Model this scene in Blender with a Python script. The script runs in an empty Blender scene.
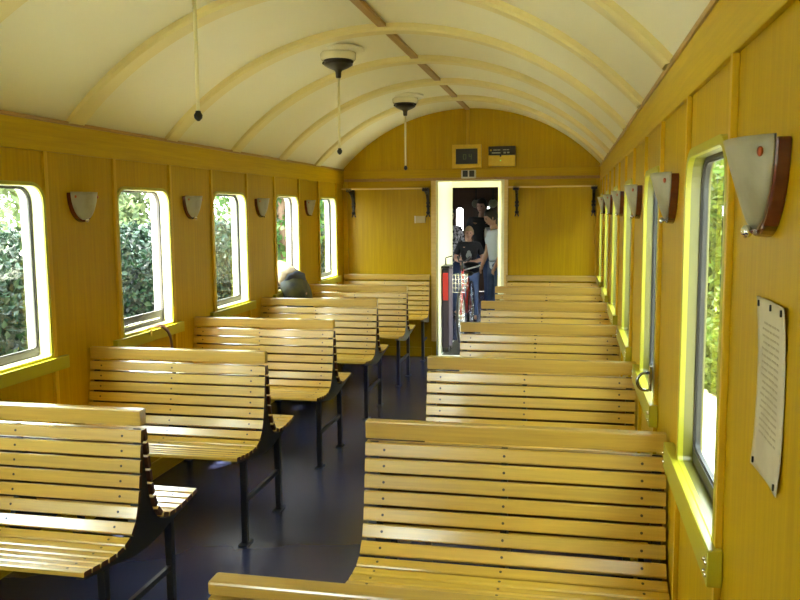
import bpy, bmesh, math, random
import numpy as np
from mathutils import Vector, Matrix
random.seed(7)
S = bpy.context.scene
C = S.collection
PI = math.pi

# ------------------------------------------------------------------ camera
cam = bpy.data.cameras.new('camera'); cam.lens = 36.44; cam.sensor_width = 36; cam.clip_start = .03; cam.clip_end = 300
co = bpy.data.objects.new('camera', cam); C.objects.link(co)
r = Vector((0.978902, 0.204168, -0.008091)); u = Vector((-0.014554, 0.109168, 0.993917)); f = Vector((-0.203809, 0.97283, -0.109836))
co.matrix_world = Matrix(((r.x, u.x, -f.x, 0), (r.y, u.y, -f.y, 0), (r.z, u.z, -f.z, 1.5605), (0, 0, 0, 1)))
S.camera = co
# ------------------------------------------------------------------ world, sun, exposure
W = bpy.data.worlds.new('sky'); S.world = W; W.use_nodes = True
nt = W.node_tree; nt.nodes.clear()
wo = nt.nodes.new('ShaderNodeOutputWorld'); bg = nt.nodes.new('ShaderNodeBackground')
tc = nt.nodes.new('ShaderNodeTexCoord'); sp = nt.nodes.new('ShaderNodeSeparateXYZ'); cr = nt.nodes.new('ShaderNodeValToRGB')
nt.links.new(tc.outputs['Generated'], sp.inputs[0]); nt.links.new(sp.outputs['Z'], cr.inputs[0])
cr.color_ramp.elements[0].position = 0.0; cr.color_ramp.elements[0].color = (.93, .97, .95, 1)
cr.color_ramp.elements[1].position = .7; cr.color_ramp.elements[1].color = (.80, .92, 1, 1)
nt.links.new(cr.outputs[0], bg.inputs[0]); bg.inputs[1].default_value = 10.5
nt.links.new(bg.outputs[0], wo.inputs[0])
sl = bpy.data.lights.new('sun', 'SUN'); sl.energy = 24.0; sl.angle = math.radians(3); sl.color = (1, .95, .82)
so = bpy.data.objects.new('sun', sl); C.objects.link(so)
so.rotation_euler = Vector((.25, .35, -1)).to_track_quat('-Z', 'Y').to_euler()     # high sun, travelling towards +X +Y
S.view_settings.view_transform = 'Standard'; S.view_settings.look = 'None'; S.view_settings.gamma = 1
S.view_settings.use_curve_mapping = False
S.view_settings.exposure = 0.88
S.cycles.max_bounces = 10; S.cycles.diffuse_bounces = 6; S.cycles.glossy_bounces = 4; S.cycles.transmission_bounces = 6
S.cycles.transparent_max_bounces = 12
S.cycles.use_denoising = True; S.cycles.sample_clamp_indirect = 12; S.cycles.caustics_reflective = False; S.cycles.caustics_refractive = False

# ------------------------------------------------------------------ dimensions
XL, XR = -2.385, 0.303       # inner faces of the long walls
YN, YF = -0.55, 8.46         # near and far end walls
ZC = 2.0                     # spring of the roof
CX = (XL + XR) / 2; HW = (XR - XL) / 2; RISE = .60
RAD = (HW * HW + RISE * RISE) / (2 * RISE)
def arc_z(x, R=RAD, dz=0): return ZC - (RAD - RISE) + math.sqrt(max(0, R * R - (x - CX) ** 2)) + dz

# ------------------------------------------------------------------ materials
def mat(name, col, rough=.5, metal=0., spec=.5, coat=0., grain=None, var=0., bump=0., noise=None, island=0., trans=0., emit=None, sss=0., ior=None):
    """grain=(scale vector, strength) stretches wood grain; noise=(scale, col2, amount); island = value change per loose piece"""
    m = bpy.data.materials.new(name); m.use_nodes = True
    n = m.node_tree.nodes; l = m.node_tree.links; b = n['Principled BSDF']
    b.inputs['Roughness'].default_value = rough; b.inputs['Metallic'].default_value = metal
    b.inputs['Specular IOR Level'].default_value = spec; b.inputs['Coat Weight'].default_value = coat
    b.inputs['Coat Roughness'].default_value = .17; b.inputs['Coat IOR'].default_value = 1.6
    if ior: b.inputs['IOR'].default_value = ior
    b.inputs['Transmission Weight'].default_value = trans
    rgb = n.new('ShaderNodeRGB'); rgb.outputs[0].default_value = (*col, 1); out = rgb.outputs[0]
    t = n.new('ShaderNodeTexCoord')
    def mix(kind, a, bsock, fac):
        x = n.new('ShaderNodeMix'); x.data_type = 'RGBA'; x.blend_type = kind
        if isinstance(fac, float): x.inputs[0].default_value = fac
        else: l.new(fac, x.inputs[0])
        l.new(a, x.inputs[6])
        if isinstance(bsock, tuple): x.inputs[7].default_value = (*bsock, 1)
        else: l.new(bsock, x.inputs[7])
        return x.outputs[2]
    hgt = None
    if grain:
        sc, st = grain
        mp = n.new('ShaderNodeMapping'); mp.inputs['Scale'].default_value = sc; l.new(t.outputs['Object'], mp.inputs[0])
        no = n.new('ShaderNodeTexNoise'); no.inputs['Scale'].default_value = 1; no.inputs['Detail'].default_value = 6; no.inputs['Roughness'].default_value = .62
        l.new(mp.outputs[0], no.inputs[0])
        ra = n.new('ShaderNodeValToRGB'); ra.color_ramp.elements[0].position = .3; ra.color_ramp.elements[1].position = .72
        k = 1 - st; ra.color_ramp.elements[0].color = (k, k * .94, k * .85, 1); ra.color_ramp.elements[1].color = (1.0, 1.0, 1.0, 1)
        l.new(no.outputs[0], ra.inputs[0]); out = mix('MULTIPLY', out, ra.outputs[0], 1.0); hgt = no.outputs[0]
    if noise:
        ns, c2, am = noise
        no = n.new('ShaderNodeTexNoise'); no.inputs['Scale'].default_value = ns; no.inputs['Detail'].default_value = 5
        l.new(t.outputs['Object'], no.inputs[0])
        ra = n.new('ShaderNodeValToRGB'); ra.color_ramp.elements[0].position = .42; ra.color_ramp.elements[1].position = .62
        ra.color_ramp.elements[0].color = (0, 0, 0, 1); ra.color_ramp.elements[1].color = (am, am, am, 1)
        l.new(no.outputs[0], ra.inputs[0]); out = mix('MIX', out, c2, ra.outputs[0]); hgt = hgt or no.outputs[0]
    if island:
        g = n.new('ShaderNodeNewGeometry'); hs = n.new('ShaderNodeHueSaturation')
        mr = n.new('ShaderNodeMapRange'); mr.inputs[3].default_value = 1 - island; mr.inputs[4].default_value = 1 + island
        l.new(g.outputs['Random Per Island'], mr.inputs[0]); l.new(mr.outputs[0], hs.inputs['Value'])
        mr2 = n.new('ShaderNodeMapRange'); mr2.inputs[3].default_value = .5 - island * .04; mr2.inputs[4].default_value = .5 + island * .04
        ml = n.new('ShaderNodeMath'); ml.operation = 'MULTIPLY'; ml.inputs[1].default_value = 7.31
        fr = n.new('ShaderNodeMath'); fr.operation = 'FRACT'
        l.new(g.outputs['Random Per Island'], ml.inputs[0]); l.new(ml.outputs[0], fr.inputs[0]); l.new(fr.outputs[0], mr2.inputs[0])
        l.new(mr2.outputs[0], hs.inputs['Hue'])
        l.new(out, hs.inputs['Color']); out = hs.outputs[0]
    l.new(out, b.inputs['Base Color'])
    if bump and hgt:
        bp = n.new('ShaderNodeBump'); bp.inputs['Strength'].default_value = bump; bp.inputs['Distance'].default_value = .01
        l.new(hgt, bp.inputs['Height']); l.new(bp.outputs[0], b.inputs['Normal'])
    if emit:
        b.inputs['Emission Color'].default_value = (*emit[0], 1); b.inputs['Emission Strength'].default_value = emit[1]
    return m
def leaf_mat(name, col, island=.5, trans=.35, rough=.4):
    m = mat(name, col, rough, island=island, spec=.28)
    n = m.node_tree.nodes; l = m.node_tree.links; b = n['Principled BSDF']; o = n['Material Output']
    tr = n.new('ShaderNodeBsdfTranslucent'); mx = n.new('ShaderNodeMixShader'); mx.inputs[0].default_value = trans
    src = b.inputs['Base Color'].links[0].from_socket
    l.new(src, tr.inputs[0]); l.new(b.outputs[0], mx.inputs[1]); l.new(tr.outputs[0], mx.inputs[2]); l.new(mx.outputs[0], o.inputs[0])
    return m
M = {}
M['ply'] = mat('varnished_plywood', (.56, .36, .0), .38, grain=((55, 55, 2.2), .2), spec=.22)
M['ply_board'] = mat('varnished_board', (.62, .42, .004), .38, grain=((60, 2.0, 60), .2), spec=.25)
M['ply_board_x'] = mat('varnished_cross_board', (.58, .38, .002), .38, grain=((2.0, 60, 60), .2), spec=.22)
M['batten'] = mat('batten_wood', (.70, .46, .02), .38, grain=((70, 70, 3), .18), spec=.3)
M['batten_y'] = mat('ridge_batten_wood', (.50, .30, .08), .4, grain=((70, 3, 70), .25))
M['slat'] = mat('varnished_ash_slats', (.67, .44, .045), .34, grain=((3, 70, 70), .24), coat=1.0, island=.09, spec=1.0, ior=1.6)
M['gap_shade'] = mat('shade_darkened_slat_wood', (.10, .035, .012), .5)  # slat wood darkened so the gaps between slats read as shade
M['edge'] = mat('slat_wood_plain', (.6, .36, .12), .4)
M['screw'] = mat('steel_screw', (.10, .085, .06), .4, metal=.6)
M['steel'] = mat('black_painted_steel', (.012, .012, .014), .4)
M['cream'] = mat('cream_gloss_paint', (.46, .43, .025), .35, coat=.1)
M['glare_paint'] = mat('cream_paint_lightened_for_glare', (.85, .86, .62), .3, coat=.3)  # cream paint lightened so daylit faces look overexposed
M['cream_in'] = mat('dimmed_window_lining', (.20, .185, .024), .35, coat=.2)  # lining paint of the right windows, darkened against the strong skylight
M['sash'] = mat('dark_window_gasket', (.045, .038, .03), .5)
M['alu'] = mat('dark_grey_window_rail', (.05, .047, .04), .5)
M['pale_lath'] = mat('pale_lath_wood', (.85, .66, .25), .4, grain=((3, 60, 60), .15))
M['frame_wood'] = mat('golden_frame_wood', (.80, .56, .03), .4, grain=((30, 30, 30), .12))
M['beige'] = mat('beige_plastic', (.55, .45, .22), .5)
M['roof'] = mat('cream_ceiling_panel', (.86, .82, .62), .45, noise=(1.6, (.82, .77, .54), .35))
M['rib'] = mat('cream_painted_rib', (.80, .69, .32), .42)
M['lino'] = mat('dark_blue_linoleum', (.030, .036, .085), .26, noise=(1.3, (.040, .045, .09), .5), spec=.5)
M['brown_wood'] = mat('dark_red_brown_wood', (.16, .035, .012), .22, coat=.6, grain=((8, 40, 40), .4))
M['frost'] = mat('frosted_lamp_glass', (.38, .36, .26), .35, noise=(12, (.27, .25, .15), .8), sss=0)
M['copper'] = mat('copper_screw', (.45, .12, .06), .3, metal=.8)
M['chrome'] = mat('chrome', (.8, .8, .8), .12, metal=1)
M['dull_chrome'] = mat('dull_chrome', (.30, .29, .27), .22, metal=1)
M['brass_dark'] = mat('dark_bronze', (.06, .05, .035), .35, metal=.6)
M['porcelain'] = mat('cream_porcelain', (.80, .74, .50), .25, coat=.4)
M['cord'] = mat('cream_pull_rod', (.88, .82, .50), .3)
M['black'] = mat('black_plastic', (.012, .012, .013), .35)
M['iron'] = mat('black_cast_iron', (.015, .012, .012), .45)
M['leather'] = mat('brown_leather', (.12, .06, .035), .45)
M['white'] = mat('white_plastic', (.75, .73, .66), .4)
M['dim_text'] = mat('dim_green_digits', (.12, .16, .05), .4)
M['pale_text'] = mat('pale_lettering', (.5, .5, .36), .5)
M['green_led'] = mat('green_lamp', (.3, .5, .1), .3, emit=((.5, .9, .2), .6))
M['paper'] = mat('yellowed_paper', (.62, .56, .40), .6, noise=(14, (.48, .42, .28), .5))
M['ink'] = mat('faded_ink', (.46, .40, .27), .7)
M['red'] = mat('dark_red_paint', (.35, .012, .012), .35)
M['bright_red'] = mat('bright_red_fabric', (.55, .02, .02), .5)
M['navy'] = mat('dark_purple_fabric', (.03, .018, .04), .6)
M['white_cotton'] = mat('white_cotton', (.72, .78, .85), .8)
M['black_cotton'] = mat('black_cotton', (.012, .012, .014), .8)
M['grey_print'] = mat('grey_print', (.25, .27, .25), .7)
M['jeans'] = mat('blue_denim', (.045, .07, .15), .8, noise=(6, (.09, .13, .24), .7))
M['light_jeans'] = mat('faded_blue_denim', (.10, .15, .30), .8, noise=(6, (.18, .25, .42), .7))
M['green_jeans'] = mat('worn_grey_green_trousers', (.13, .13, .06), .8, noise=(7, (.05, .055, .05), .9))
M['tan'] = mat('tan_cotton', (.17, .12, .055), .85)
M['denim_belt'] = mat('blue_grey_waistband', (.10, .12, .20), .7)
M['skin'] = mat('skin', (.58, .33, .22), .5)
M['blond'] = mat('blond_hair', (.42, .30, .14), .6)
M['dark_hair'] = mat('dark_hair', (.025, .017, .012), .5)
M['eye'] = mat('dark_eye', (.02, .015, .01), .3)
M['lip'] = mat('lip', (.40, .14, .12), .5)
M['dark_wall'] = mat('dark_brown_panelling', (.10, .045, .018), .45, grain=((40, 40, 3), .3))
M['grate'] = mat('pale_metal_grating', (.75, .75, .75), .45, metal=0)
M['patterned'] = mat('black_and_white_spotted_cloth', (.02, .02, .025), .8, noise=(30, (.6, .58, .65), 1.0))
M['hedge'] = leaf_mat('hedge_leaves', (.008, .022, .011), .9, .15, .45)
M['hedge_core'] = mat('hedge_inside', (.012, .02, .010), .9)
M['tree'] = leaf_mat('tree_leaves', (.055, .12, .03), .6, .4)
M['pale_tree'] = leaf_mat('pale_tree_leaves', (.11, .15, .06), .5, .45)
M['yellow_tree'] = leaf_mat('yellow_green_leaves', (.085, .125, .022), .7, .4)
M['bark'] = mat('bark', (.16, .10, .06), .9, grain=((12, 12, 2), .5))
M['ground'] = mat('outdoor_ground', (.66, .62, .50), .95, noise=(2, (.52, .52, .38), .6))
g = bpy.data.materials.new('window_glass'); g.use_nodes = True
n_ = g.node_tree.nodes; l_ = g.node_tree.links; n_.remove(n_['Principled BSDF'])
gt = n_.new('ShaderNodeBsdfTransparent'); gt.inputs[0].default_value = (.93, .96, .93, 1); gg = n_.new('ShaderNodeBsdfGlossy'); gg.inputs['Roughness'].default_value = .03
fr = n_.new('ShaderNodeFresnel'); fr.inputs[0].default_value = 1.45; mx = n_.new('ShaderNodeMixShader')
ge = n_.new('ShaderNodeNewGeometry'); sb = n_.new('ShaderNodeMath'); sb.operation = 'SUBTRACT'; sb.inputs[0].default_value = 1; l_.new(ge.outputs['Backfacing'], sb.inputs[1])
mu = n_.new('ShaderNodeMath'); mu.operation = 'MULTIPLY'; l_.new(fr.outputs[0], mu.inputs[0]); l_.new(sb.outputs[0], mu.inputs[1]); l_.new(mu.outputs[0], mx.inputs[0]); l_.new(gt.outputs[0], mx.inputs[1]); l_.new(gg.outputs[0], mx.inputs[2]); l_.new(mx.outputs[0], n_['Material Output'].inputs[0])
M['glass'] = g

# ------------------------------------------------------------------ mesh helpers
class MB:
    """collects shapes, then links them as one mesh object"""
    def __init__(s): s.v = []; s.f = []; s.mi = []; s.sm = []; s.cur = 0
    def add(s, vs, fs, smooth=False):
        o = len(s.v); s.v += [tuple(x) for x in vs]
        for q in fs: s.f.append(tuple(i + o for i in q)); s.mi.append(s.cur); s.sm.append(smooth)
        return s
    def box(s, a, b):
        x0, y0, z0 = a; x1, y1, z1 = b
        return s.add([(x0,y0,z0),(x1,y0,z0),(x1,y1,z0),(x0,y1,z0),(x0,y0,z1),(x1,y0,z1),(x1,y1,z1),(x0,y1,z1)],
                     [(0,3,2,1),(4,5,6,7),(0,1,5,4),(1,2,6,5),(2,3,7,6),(3,0,4,7)])
    def prism(s, pts, fn, a, b, smooth=False):
        """closed 2D outline swept from a to b; fn(p, q, t) gives the 3D point"""
        n = len(pts)
        vs = [fn(p, q, a) for p, q in pts] + [fn(p, q, b) for p, q in pts]
        o = len(s.v); s.add(vs, [(i, (i+1) % n, n + (i+1) % n, n + i) for i in range(n)], smooth)
        s.add([], []); s.f += [tuple(o + i for i in range(n))[::-1], tuple(o + n + i for i in range(n))]; s.mi += [s.cur]*2; s.sm += [False]*2
        return s
    def tube(s, pts, rad, n=10, cap=True):
        pts = [Vector(p) for p in pts]; rings = []
        rr = rad if isinstance(rad, (list, tuple)) else [rad] * len(pts)
        t0 = (pts[1] - pts[0]).normalized(); up = Vector((0,0,1)) if abs(t0.z) < .9 else Vector((1,0,0))
        nx = t0.cross(up).normalized()
        vs = []
        for i, p in enumerate(pts):
            t = ((pts[min(i+1, len(pts)-1)] - pts[max(i-1, 0)])).normalized()
            nx = (nx - t * nx.dot(t)).normalized(); ny = t.cross(nx)
            vs += [p + (nx * math.cos(2*PI*k/n) + ny * math.sin(2*PI*k/n)) * rr[i] for k in range(n)]
        fs = [(i*n + k, i*n + (k+1) % n, (i+1)*n + (k+1) % n, (i+1)*n + k) for i in range(len(pts)-1) for k in range(n)]
        o = len(s.v); s.add(vs, fs, True)
        if cap:
            m = (len(pts)-1)*n; s.f += [tuple(o + k for k in range(n))[::-1], tuple(o + m + k for k in range(n))]; s.mi += [s.cur]*2; s.sm += [False]*2
        return s
    def lathe(s, prof, c=(0,0,0), n=28, smooth=True):
        vs = [(c[0] + r_*math.cos(2*PI*k/n), c[1] + r_*math.sin(2*PI*k/n), c[2] + z) for r_, z in prof for k in range(n)]
        fs = [(i*n + k, i*n + (k+1) % n, (i+1)*n + (k+1) % n, (i+1)*n + k) for i in range(len(prof)-1) for k in range(n)]
        return s.add(vs, fs, smooth)
    def ball(s, c, rad, n=14, m=9, sc=(1,1,1)):
        vs = []; fs = []
        for j in range(m+1):
            a = PI*j/m
            for k in range(n):
                b = 2*PI*k/n; vs.append((c[0]+rad*sc[0]*math.sin(a)*math.cos(b), c[1]+rad*sc[1]*math.sin(a)*math.sin(b), c[2]+rad*sc[2]*math.cos(a)))
        for j in range(m):
            for k in range(n): fs.append((j*n+k, (j+1)*n+k, (j+1)*n+(k+1)%n, j*n+(k+1)%n))
        return s.add(vs, fs, True)
    def build(s, name, mats, parent=None, bevel=0., loc=None):
        me = bpy.data.meshes.new(name); me.from_pydata(s.v, [], s.f)
        for m_ in (mats if isinstance(mats, (list, tuple)) else [mats]): me.materials.append(m_)
        me.polygons.foreach_set('material_index', s.mi); me.polygons.foreach_set('use_smooth', s.sm)
        bm = bmesh.new(); bm.from_mesh(me); bmesh.ops.remove_doubles(bm, verts=bm.verts, dist=1e-6)
        bmesh.ops.recalc_face_normals(bm, faces=bm.faces)
        if bevel:
            es = [e for e in bm.edges if len(e.link_faces) == 2 and e.calc_face_angle(0) > .9]
            bmesh.ops.bevel(bm, geom=es, offset=bevel, segments=2, profile=.6, affect='EDGES', clamp_overlap=True)
        bm.to_mesh(me); bm.free()
        o = bpy.data.objects.new(name, me); C.objects.link(o)
        if parent: o.parent = parent
        if loc: o.location = loc
        return o
def tag(o, label=None, cat=None, group=None, kind=None):
    if label: o['label'] = label
    if cat: o['category'] = cat
    if group: o['group'] = group
    if kind: o['kind'] = kind
    return o
def empty(name, loc=(0,0,0), rz=0, **k):
    o = bpy.data.objects.new(name, None); C.objects.link(o); o.location = loc; o.rotation_euler = (0,0,rz); o.empty_display_size = .1
    return tag(o, **k)
def struct(name, o=None): o.name = name; o['kind'] = 'structure'; return o
def copy_tree(o, parent=None):
    c = o.copy(); C.objects.link(c); c.parent = parent
    for ch in list(o.children): copy_tree(ch, c)
    return c
def rrect(y0, y1, z0, z1, rt, rb=.015, n=8):
    pts = []
    for cy, cz, r_, a0 in ((y1-rt, z1-rt, rt, 0), (y0+rt, z1-rt, rt, 90), (y0+rb, z0+rb, rb, 180), (y1-rb, z0+rb, rb, 270)):
        for i in range(n+1):
            a = math.radians(a0 + 90*i/n); pts.append((cy + r_*math.cos(a), cz + r_*math.sin(a)))
    return pts
def holed(name, outer, holes, material, place, half):
    """flat panel with holes: outline and holes in a plane, given a thickness"""
    cu = bpy.data.curves.new(name, 'CURVE'); cu.dimensions = '2D'; cu.fill_mode = 'BOTH'; cu.extrude = half
    for lp in [outer] + holes:
        sp_ = cu.splines.new('POLY'); sp_.points.add(len(lp)-1)
        for i, (a, b) in enumerate(lp): sp_.points[i].co = (a, b, 0, 1)
        sp_.use_cyclic_u = True
    t = bpy.data.objects.new(name, cu); C.objects.link(t)
    dg = bpy.context.evaluated_depsgraph_get(); dg.update()
    me = bpy.data.meshes.new_from_object(t.evaluated_get(dg))
    bpy.data.objects.remove(t); bpy.data.curves.remove(cu)
    for v in me.vertices: v.co = place(*v.co)
    bm = bmesh.new(); bm.from_mesh(me); bmesh.ops.remove_doubles(bm, verts=bm.verts, dist=1e-5)
    bmesh.ops.recalc_face_normals(bm, faces=bm.faces); bm.to_mesh(me); bm.free()
    me.materials.clear(); me.materials.append(material)
    for p in me.polygons: p.use_smooth = False
    o = bpy.data.objects.new(name, me); C.objects.link(o); return o
def ring(mb, inner, outer, fn, a, b):
    n = len(inner); vs = [fn(p, q, a) for p, q in inner] + [fn(p, q, b) for p, q in inner] + [fn(p, q, a) for p, q in outer] + [fn(p, q, b) for p, q in outer]
    fs = []
    for i in range(n):
        j = (i+1) % n
        fs += [(i, j, n+j, n+i), (2*n+i, 3*n+i, 3*n+j, 2*n+j), (i, 2*n+i, 2*n+j, j), (n+i, n+j, 3*n+j, 3*n+i)]
    mb.add(vs, fs)

# ------------------------------------------------------------------ room shell
WT = .075
ZS, ZT = .895, 1.685          # window opening
LWY = [3.98 + 1.2*(k-2) for k in range(-1, 6)]; LWW = .56
RWY = [1.665 + 1.2*k for k in range(0, 6)]; RWW = .535
b_ = MB().box((XL-WT, YN-.06, -.06), (XR+WT, YF+.06, 0)); struct('floor', b_.build('floor', M['lino']))
for side, X, ys, wd in (('left', XL, LWY, LWW), ('right', XR, RWY, RWW)):
    sg = -1 if side == 'left' else 1; wt = WT if side == 'left' else .046
    holes = [rrect(y-.012, y+wd+.012, ZS-.012, ZT+.012, .085) for y in ys]
    o = holed('wall', [(YN-.06, 0), (YF+.06, 0), (YF+.06, ZC+.03), (YN-.06, ZC+.03)], holes, M['ply'],
              lambda a, b, c: Vector((X + sg*(wt/2 + c), a, b)), wt/2)
    struct('wall_' + side, o)
# ceiling: vaulted sheet with thickness
NA = 48
xs = [XL + (XR-XL)*0.5*(1-math.cos(PI*i/NA)) for i in range(NA+1)]
inn = [(x, arc_z(x)) for x in xs]
out = [(CX + (x-CX)*1.055, ZC - .0 + (z-ZC)*1.06 + .05) for x, z in inn]
mb = MB(); n = len(inn)
vs = [(x, YN-.06, z) for x, z in inn] + [(x, YF+.06, z) for x, z in inn] + [(x, YN-.06, z) for x, z in out] + [(x, YF+.06, z) for x, z in out]
fs = []
for i in range(n-1): fs += [(i, i+1, n+i+1, n+i), (2*n+i, 3*n+i, 3*n+i+1, 2*n+i+1), (i, 2*n+i, 2*n+i+1, i+1), (n+i, n+i+1, 3*n+i+1, 3*n+i)]
fs += [(0, n, 3*n, 2*n), (n-1, 3*n-1, 4*n-1, 2*n-1)]
mb.add(vs, fs, True); co_ = mb.build('ceiling', M['roof']); struct('ceiling', co_)
es = co_.modifiers.new('split', 'EDGE_SPLIT'); es.split_angle = math.radians(40)
tn = [0]
def trim(mb, m, bevel=0.):
    tn[0] += 1; return struct('trim_%d' % tn[0], mb.build('trim', m, bevel=bevel))
RIBY = [3.62 + .975*k for k in range(-4, 5)]
for y in RIBY:                       # bent ribs under the vault
    mb = MB(); w = .062; d = .030
    a = [(CX + (x-CX)*.9985, z) for x, z in inn]; bb = [(CX + (x-CX)*(1-d/HW), ZC-.01 + (z-ZC)*(1-d/RISE*1.0)) for x, z in inn]
    cc = [(CX + (x-CX)*(1-d*.6/HW), ZC-.01+ (z-ZC)*(1-d*.5/RISE)) for x, z in inn]
    L = [[(x, y-w, z+.004) for x, z in a], [(x, y-w, z) for x, z in cc], [(x, y-w+.014, z) for x, z in bb], [(x, y+w-.014, z) for x, z in bb], [(x, y+w, z) for x, z in cc], [(x, y+w, z+.004) for x, z in a]]
    vs = [p for q in L for p in q]; fs = [(j*n+i, j*n+i+1, (j+1)*n+i+1, (j+1)*n+i) for j in range(5) for i in range(n-1)] + [(5*n+i, 5*n+i+1, i+1, i) for i in range(n-1)]
    mb.add(vs, fs, True); o = trim(mb, M['rib']); es = o.modifiers.new('split', 'EDGE_SPLIT'); es.split_angle = math.radians(35)
bounds = [YN] + RIBY + [YF]
for a, b in zip(bounds[:-1], bounds[1:]):   # ridge batten pieces between the ribs
    trim(MB().box((CX-.024, a+.05, 2.578), (CX+.024, b-.05, 2.599)), M['batten_y'], .003)
for X, sg in ((XL, 1), (XR, -1)):    # cornice boards, bead above, ledge below
    trim(MB().box((min(X, X+sg*.012), YN, 1.845), (max(X, X+sg*.012), YF, 1.982)), M['ply_board'], .003)
    trim(MB().box((min(X, X+sg*.018), YN, 1.982), (max(X, X+sg*.018), YF, 2.000)), M['batten_y'], .005)
    trim(MB().box((min(X, X+sg*.016), YN, 0), (max(X, X+sg*.016), YF, .10)), M['ply_board'], .003)
def batten(X, sg, y, w=.026, d=.014, z0=.1, z1=1.845):
    trim(MB().box((min(X, X+sg*d), y-w/2, z0), (max(X, X+sg*d), y+w/2, z1)), M['batten'], .002)
for y in LWY:
    for yy in (y-.028, y+LWW+.03): batten(XL, 1, yy)
for y in RWY:
    for yy in (y-.027, y+RWW+.03): batten(XR, -1, yy, .022, .013)
# end walls
def endwall(name, Y0, Y1, hole, m):
    arcp = [(x, z+.01) for x, z in inn][::-1]
    return struct(name, holed('end', [(XL, 0), (XR, 0)] + arcp, [hole] if hole else [], m, lambda a, b, c: Vector((a, (Y0+Y1)/2 + c, b)), (Y1-Y0)/2))
DX0, DX1, DZ = -1.365, -.675, 1.868
endwall('wall_far', YF, YF+.06, None, M['ply']) if False else None
def endwall_door(name, Y0, Y1, m):
    arcp = [(x, z+.01) for x, z in inn][::-1]
    pts = [(XL, 0), (DX0, 0), (DX0, DZ), (DX1, DZ), (DX1, 0), (XR, 0)] + arcp
    return struct(name, holed('end', pts, [], m, lambda a, b, c: Vector((a, (Y0+Y1)/2 + c, b)), (Y1-Y0)/2))
endwall_door('wall_far', YF, YF+.06, M['ply'])
endwall_door('wall_near', YN-.06, YN, M['ply'])
for Y, sg in ((YF, -1), (YN, 1)):
    def bx(x0, z0, x1, z1, d, m, bev=.003):
        trim(MB().box((x0, min(Y, Y+sg*d), z0), (x1, max(Y, Y+sg*d), z1)), m, bev)
    bx(XL, 1.895, XR, 1.985, .020, M['ply_board_x'])          # cross band over the door
    bx(XL, 1.868, XR, 1.895, .012, M['batten_y'])
    bx(CX-.017, 2.0, CX+.017, 2.585, .012, M['batten'])       # upright strip in the gable
    bx(DX0-.062, 0.17, DX0-.012, DZ+.0, .03, M['pale_lath'])   # boards beside the door
    bx(DX1+.012, 0.17, DX1+.05, DZ+.0, .03, M['pale_lath'])
    bx(XL, .1, XL+.05, 1.868, .018, M['batten']); bx(XR-.045, .1, XR, 1.868, .018, M['batten'])
    bx(XL+.05, 1.80, DX0-.062, 1.868, .010, M['ply_board_x']); bx(DX1+.05, 1.80, XR-.045, 1.868, .010, M['ply_board_x'])
    bx(XL+.05, .0, DX0-.062, .10, .016, M['ply_board_x']); bx(DX1+.05, .0, XR-.045, .10, .016, M['ply_board_x'])
# door lining far
mb = MB(); mb.box((DX0-.012, YF-.012, 0), (DX0+.012, YF+.085, DZ)); mb.box((DX1-.02, YF-.012, 0), (DX1+.012, YF+.085, DZ)); mb.box((DX0-.012, YF-.012, DZ-.012), (DX1+.012, YF+.085, DZ+.006))
o = struct('door_1', mb.build('door', M['glare_paint'], bevel=.003))
# near door, closed, with a pane (behind the photographer)
o = empty('door_2'); o['kind'] = 'structure'
pts = lambda: None
dl = holed('door_leaf', [(DX0, 0), (DX1, 0), (DX1, DZ), (DX0, DZ)], [rrect(DX0+.12, DX1-.12, .95, 1.70, .05, .05)], M['ply'], lambda a, b, c: Vector((a, YN-.03+c, b)), .02); dl.parent = o
MB().box((DX0+.11, YN-.033, .94), (DX1-.11, YN-.028, 1.71)).build('pane', M['glass'], o)
mb = MB(); mb.tube([(DX1-.07, YN-.01, 1.0), (DX1-.07, YN+.04, 1.0), (DX1-.17, YN+.045, 1.0)], .009); mb.build('door_handle', M['chrome'], o)

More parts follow.
